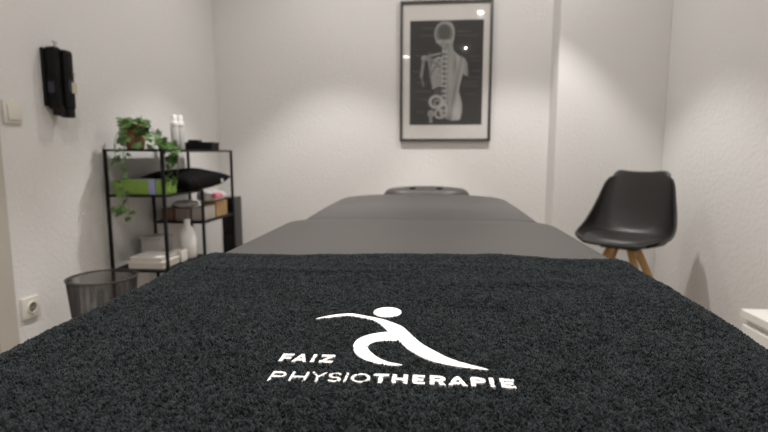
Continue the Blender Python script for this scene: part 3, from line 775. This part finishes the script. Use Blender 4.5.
for ch, xa, xb in (('F',-.1190,-.1095),('A',-.1085,-.0965),('I',-.0935,-.0905),('Z',-.0865,-.0755)):
    WORDS.append((ch, glyph(ch, xa, xb, .3665, .3815, .0028, .0036)))
def topz(x, y):
    return towel_pt(np.atleast_1d(np.asarray(x, float) - TC), np.atleast_1d(np.asarray(y, float)))[2]
def embroider(polys, name, lift=.0018):
    bm = bmesh.new()
    for q, poly in enumerate(polys):
        zt_ = topz([p[0] for p in poly], [p[1] for p in poly])
        top = [bm.verts.new((p[0], p[1], zz + lift - (q % 7) * .00003)) for p, zz in zip(poly, zt_)]
        bot = [bm.verts.new((p[0], p[1], zz - .0005)) for p, zz in zip(poly, zt_)]
        n = len(poly)
        for i in range(n): bm.faces.new((bot[i], bot[(i + 1) % n], top[(i + 1) % n], top[i]))
        f = None
        for tri in tessellate_polygon([[Vector((p[0], p[1], 0)) for p in poly]]): bm.faces.new([top[i] for i in tri])
    return tag(obj(name, bm, M['thread'], tw), 'white embroidery')
ALLP = []
for nm, pl in (('embroidered_swoosh', smoothpoly(SW)), ('embroidered_curve', smoothpoly(LG)), ('embroidered_dot', HEADP)):
    embroider([pl], nm); ALLP.append(pl)
for ch, polys in WORDS:
    embroider(polys, 'embroidered_letter'); ALLP += polys

# ---- terry pile: tufts as real tapered loops
sp = .00160
gs = np.arange(-.47, .47, sp); gy = np.arange(TY0 + .001, TY1 - .0005, sp)
S2, Y2 = np.meshgrid(gs, gy)
S2 = S2.ravel() + rng.uniform(-.5, .5, S2.size) * sp * 1.1; Y2 = Y2.ravel() + rng.uniform(-.5, .5, Y2.size) * sp * 1.1
keep = (np.abs(S2) < .405) | (rng.random(S2.size) < .5)
S2, Y2 = S2[keep], Y2[keep]
px_, py_, pz_ = towel_pt(S2, Y2)
# keep the stitched area clear (margin through four shifted tests)
hit = np.zeros(S2.size, bool); near = (py_ > .31) & (py_ < .53) & (px_ > -.14) & (px_ < .08)
idx = np.where(near)[0]
for poly in ALLP:
    for dx, dy in ((0, 0), (0, .0006)):
        hit[idx] |= inpoly(px_[idx] + dx, py_[idx] + dy, poly)
S2, Y2, px_, py_, pz_ = (q[~hit] for q in (S2, Y2, px_, py_, pz_))
N = S2.size
nrm = normal_at(S2, Y2)
# lean field in clumps of 5-10 mm makes the grooves of the pile
f1 = vnoise(S2 * 300 + 3, Y2 * 340, 21); f2 = vnoise(S2 * 300, Y2 * 340 + 7, 22); f3 = vnoise(S2 * 330, Y2 * 400, 23)
big = vnoise(S2 * 28, Y2 * 28, 24)
ln = np.stack([(f1 - .5) * 1.3 + rng.normal(0, .25, N), (f2 - .5) * 1.3 + rng.normal(0, .25, N), np.zeros(N)], -1)
tanp = ln - nrm * np.sum(ln * nrm, 1, keepdims=True)
hgt = (.0022 + .0022 * f3 + .0008 * rng.random(N)) * (1 + .25 * (big - .5))
logo = (px_ > -.135) & (px_ < .08) & (py_ > .315) & (py_ < .52)
hgt = np.where(logo, hgt * .56, hgt * .78)
d1 = nrm + tanp * .45; d1 /= np.linalg.norm(d1, axis=1, keepdims=True)
d2 = nrm * .55 + tanp * 1.0; d2 /= np.linalg.norm(d2, axis=1, keepdims=True)
p0 = np.stack([px_, py_, pz_], -1) - org - nrm * .0004
p1 = p0 + d1 * (hgt * .62)[:, None]; p2 = p1 + d2 * (hgt * .55)[:, None]
rnd = rng.normal(size=(N, 3)); t1 = np.cross(nrm, rnd); t1 /= np.linalg.norm(t1, axis=1, keepdims=True); t2 = np.cross(nrm, t1)
rb = .00068 + .0002 * rng.random(N)
V_ = np.empty((N, 10, 3))
for k in range(3):
    o3 = t1 * math.cos(2 * PI * k / 3) + t2 * math.sin(2 * PI * k / 3)
    V_[:, k] = p0 + o3 * (rb * .8)[:, None]; V_[:, 3 + k] = p1 + o3 * (rb * 1.15)[:, None]
    V_[:, 6 + k] = p2 + o3 * (rb * .85)[:, None]
V_[:, 9] = p2 + d2 * (rb * .7)[:, None]
b0 = (np.arange(N) * 10)[:, None]
quads = np.array([[0, 1, 4, 3], [1, 2, 5, 4], [2, 0, 3, 5], [3, 4, 7, 6], [4, 5, 8, 7], [5, 3, 6, 8]]); tris = np.array([[6, 7, 9], [7, 8, 9], [8, 6, 9]])
Q = (b0[:, :, None] + quads[None]).reshape(-1); Tt = (b0[:, :, None] + tris[None]).reshape(-1)
me = bpy.data.meshes.new('pile')
me.vertices.add(N * 10); me.vertices.foreach_set('co', V_.ravel())
nq, nt_ = N * 6, N * 3
me.loops.add(nq * 4 + nt_ * 3); me.loops.foreach_set('vertex_index', np.concatenate([Q, Tt]).astype(np.int32))
me.polygons.add(nq + nt_)
me.polygons.foreach_set('loop_start', np.concatenate([np.arange(nq) * 4, nq * 4 + np.arange(nt_) * 3]).astype(np.int32))
me.update(calc_edges=True); me.validate()
me.polygons.foreach_set('use_smooth', np.ones(nq + nt_, bool))
ca = me.color_attributes.new('fibre', 'FLOAT_COLOR', 'POINT')
tone = (.6 + .8 * rng.random(N))[:, None] * np.array([.0142, .0176, .0190])
cc = np.ones((N, 10, 4)); cc[:, :, :3] = tone[:, None, :]
ca.data.foreach_set('color', cc.ravel())
me.materials.append(M['pile'])
po = bpy.data.objects.new('pile', me); COL.objects.link(po); po.parent = tw; po['kind'] = 'stuff'
print('tufts', N)

# ------------------------------------------------------------------ world, camera, view
w = bpy.data.worlds.new('room_air'); S.world = w; w.use_nodes = True
w.node_tree.nodes['Background'].inputs[0].default_value = (.5, .5, .5, 1); w.node_tree.nodes['Background'].inputs[1].default_value = .02
cam = bpy.data.cameras.new('camera'); co = bpy.data.objects.new('camera', cam); COL.objects.link(co); S.camera = co
cam.sensor_width = 36; cam.lens = 495 / 768 * 36
pitch = math.atan(62 / 495); yaw = math.atan(47 / 495 * math.cos(pitch))
co.location = (0, 0, .89); co.rotation_euler = (PI / 2 - pitch, 0, yaw)
cam.clip_start = .02; cam.dof.use_dof = True; cam.dof.focus_distance = .47; cam.dof.aperture_fstop = 7.5
vs_ = S.view_settings; S.display_settings.display_device = 'sRGB'
vs_.view_transform = 'Standard'; vs_.look = 'None'; vs_.gamma = 1; vs_.use_curve_mapping = False; vs_.exposure = 0.07
S.cycles.sample_clamp_indirect = 0; S.cycles.max_bounces = 8; S.cycles.diffuse_bounces = 5
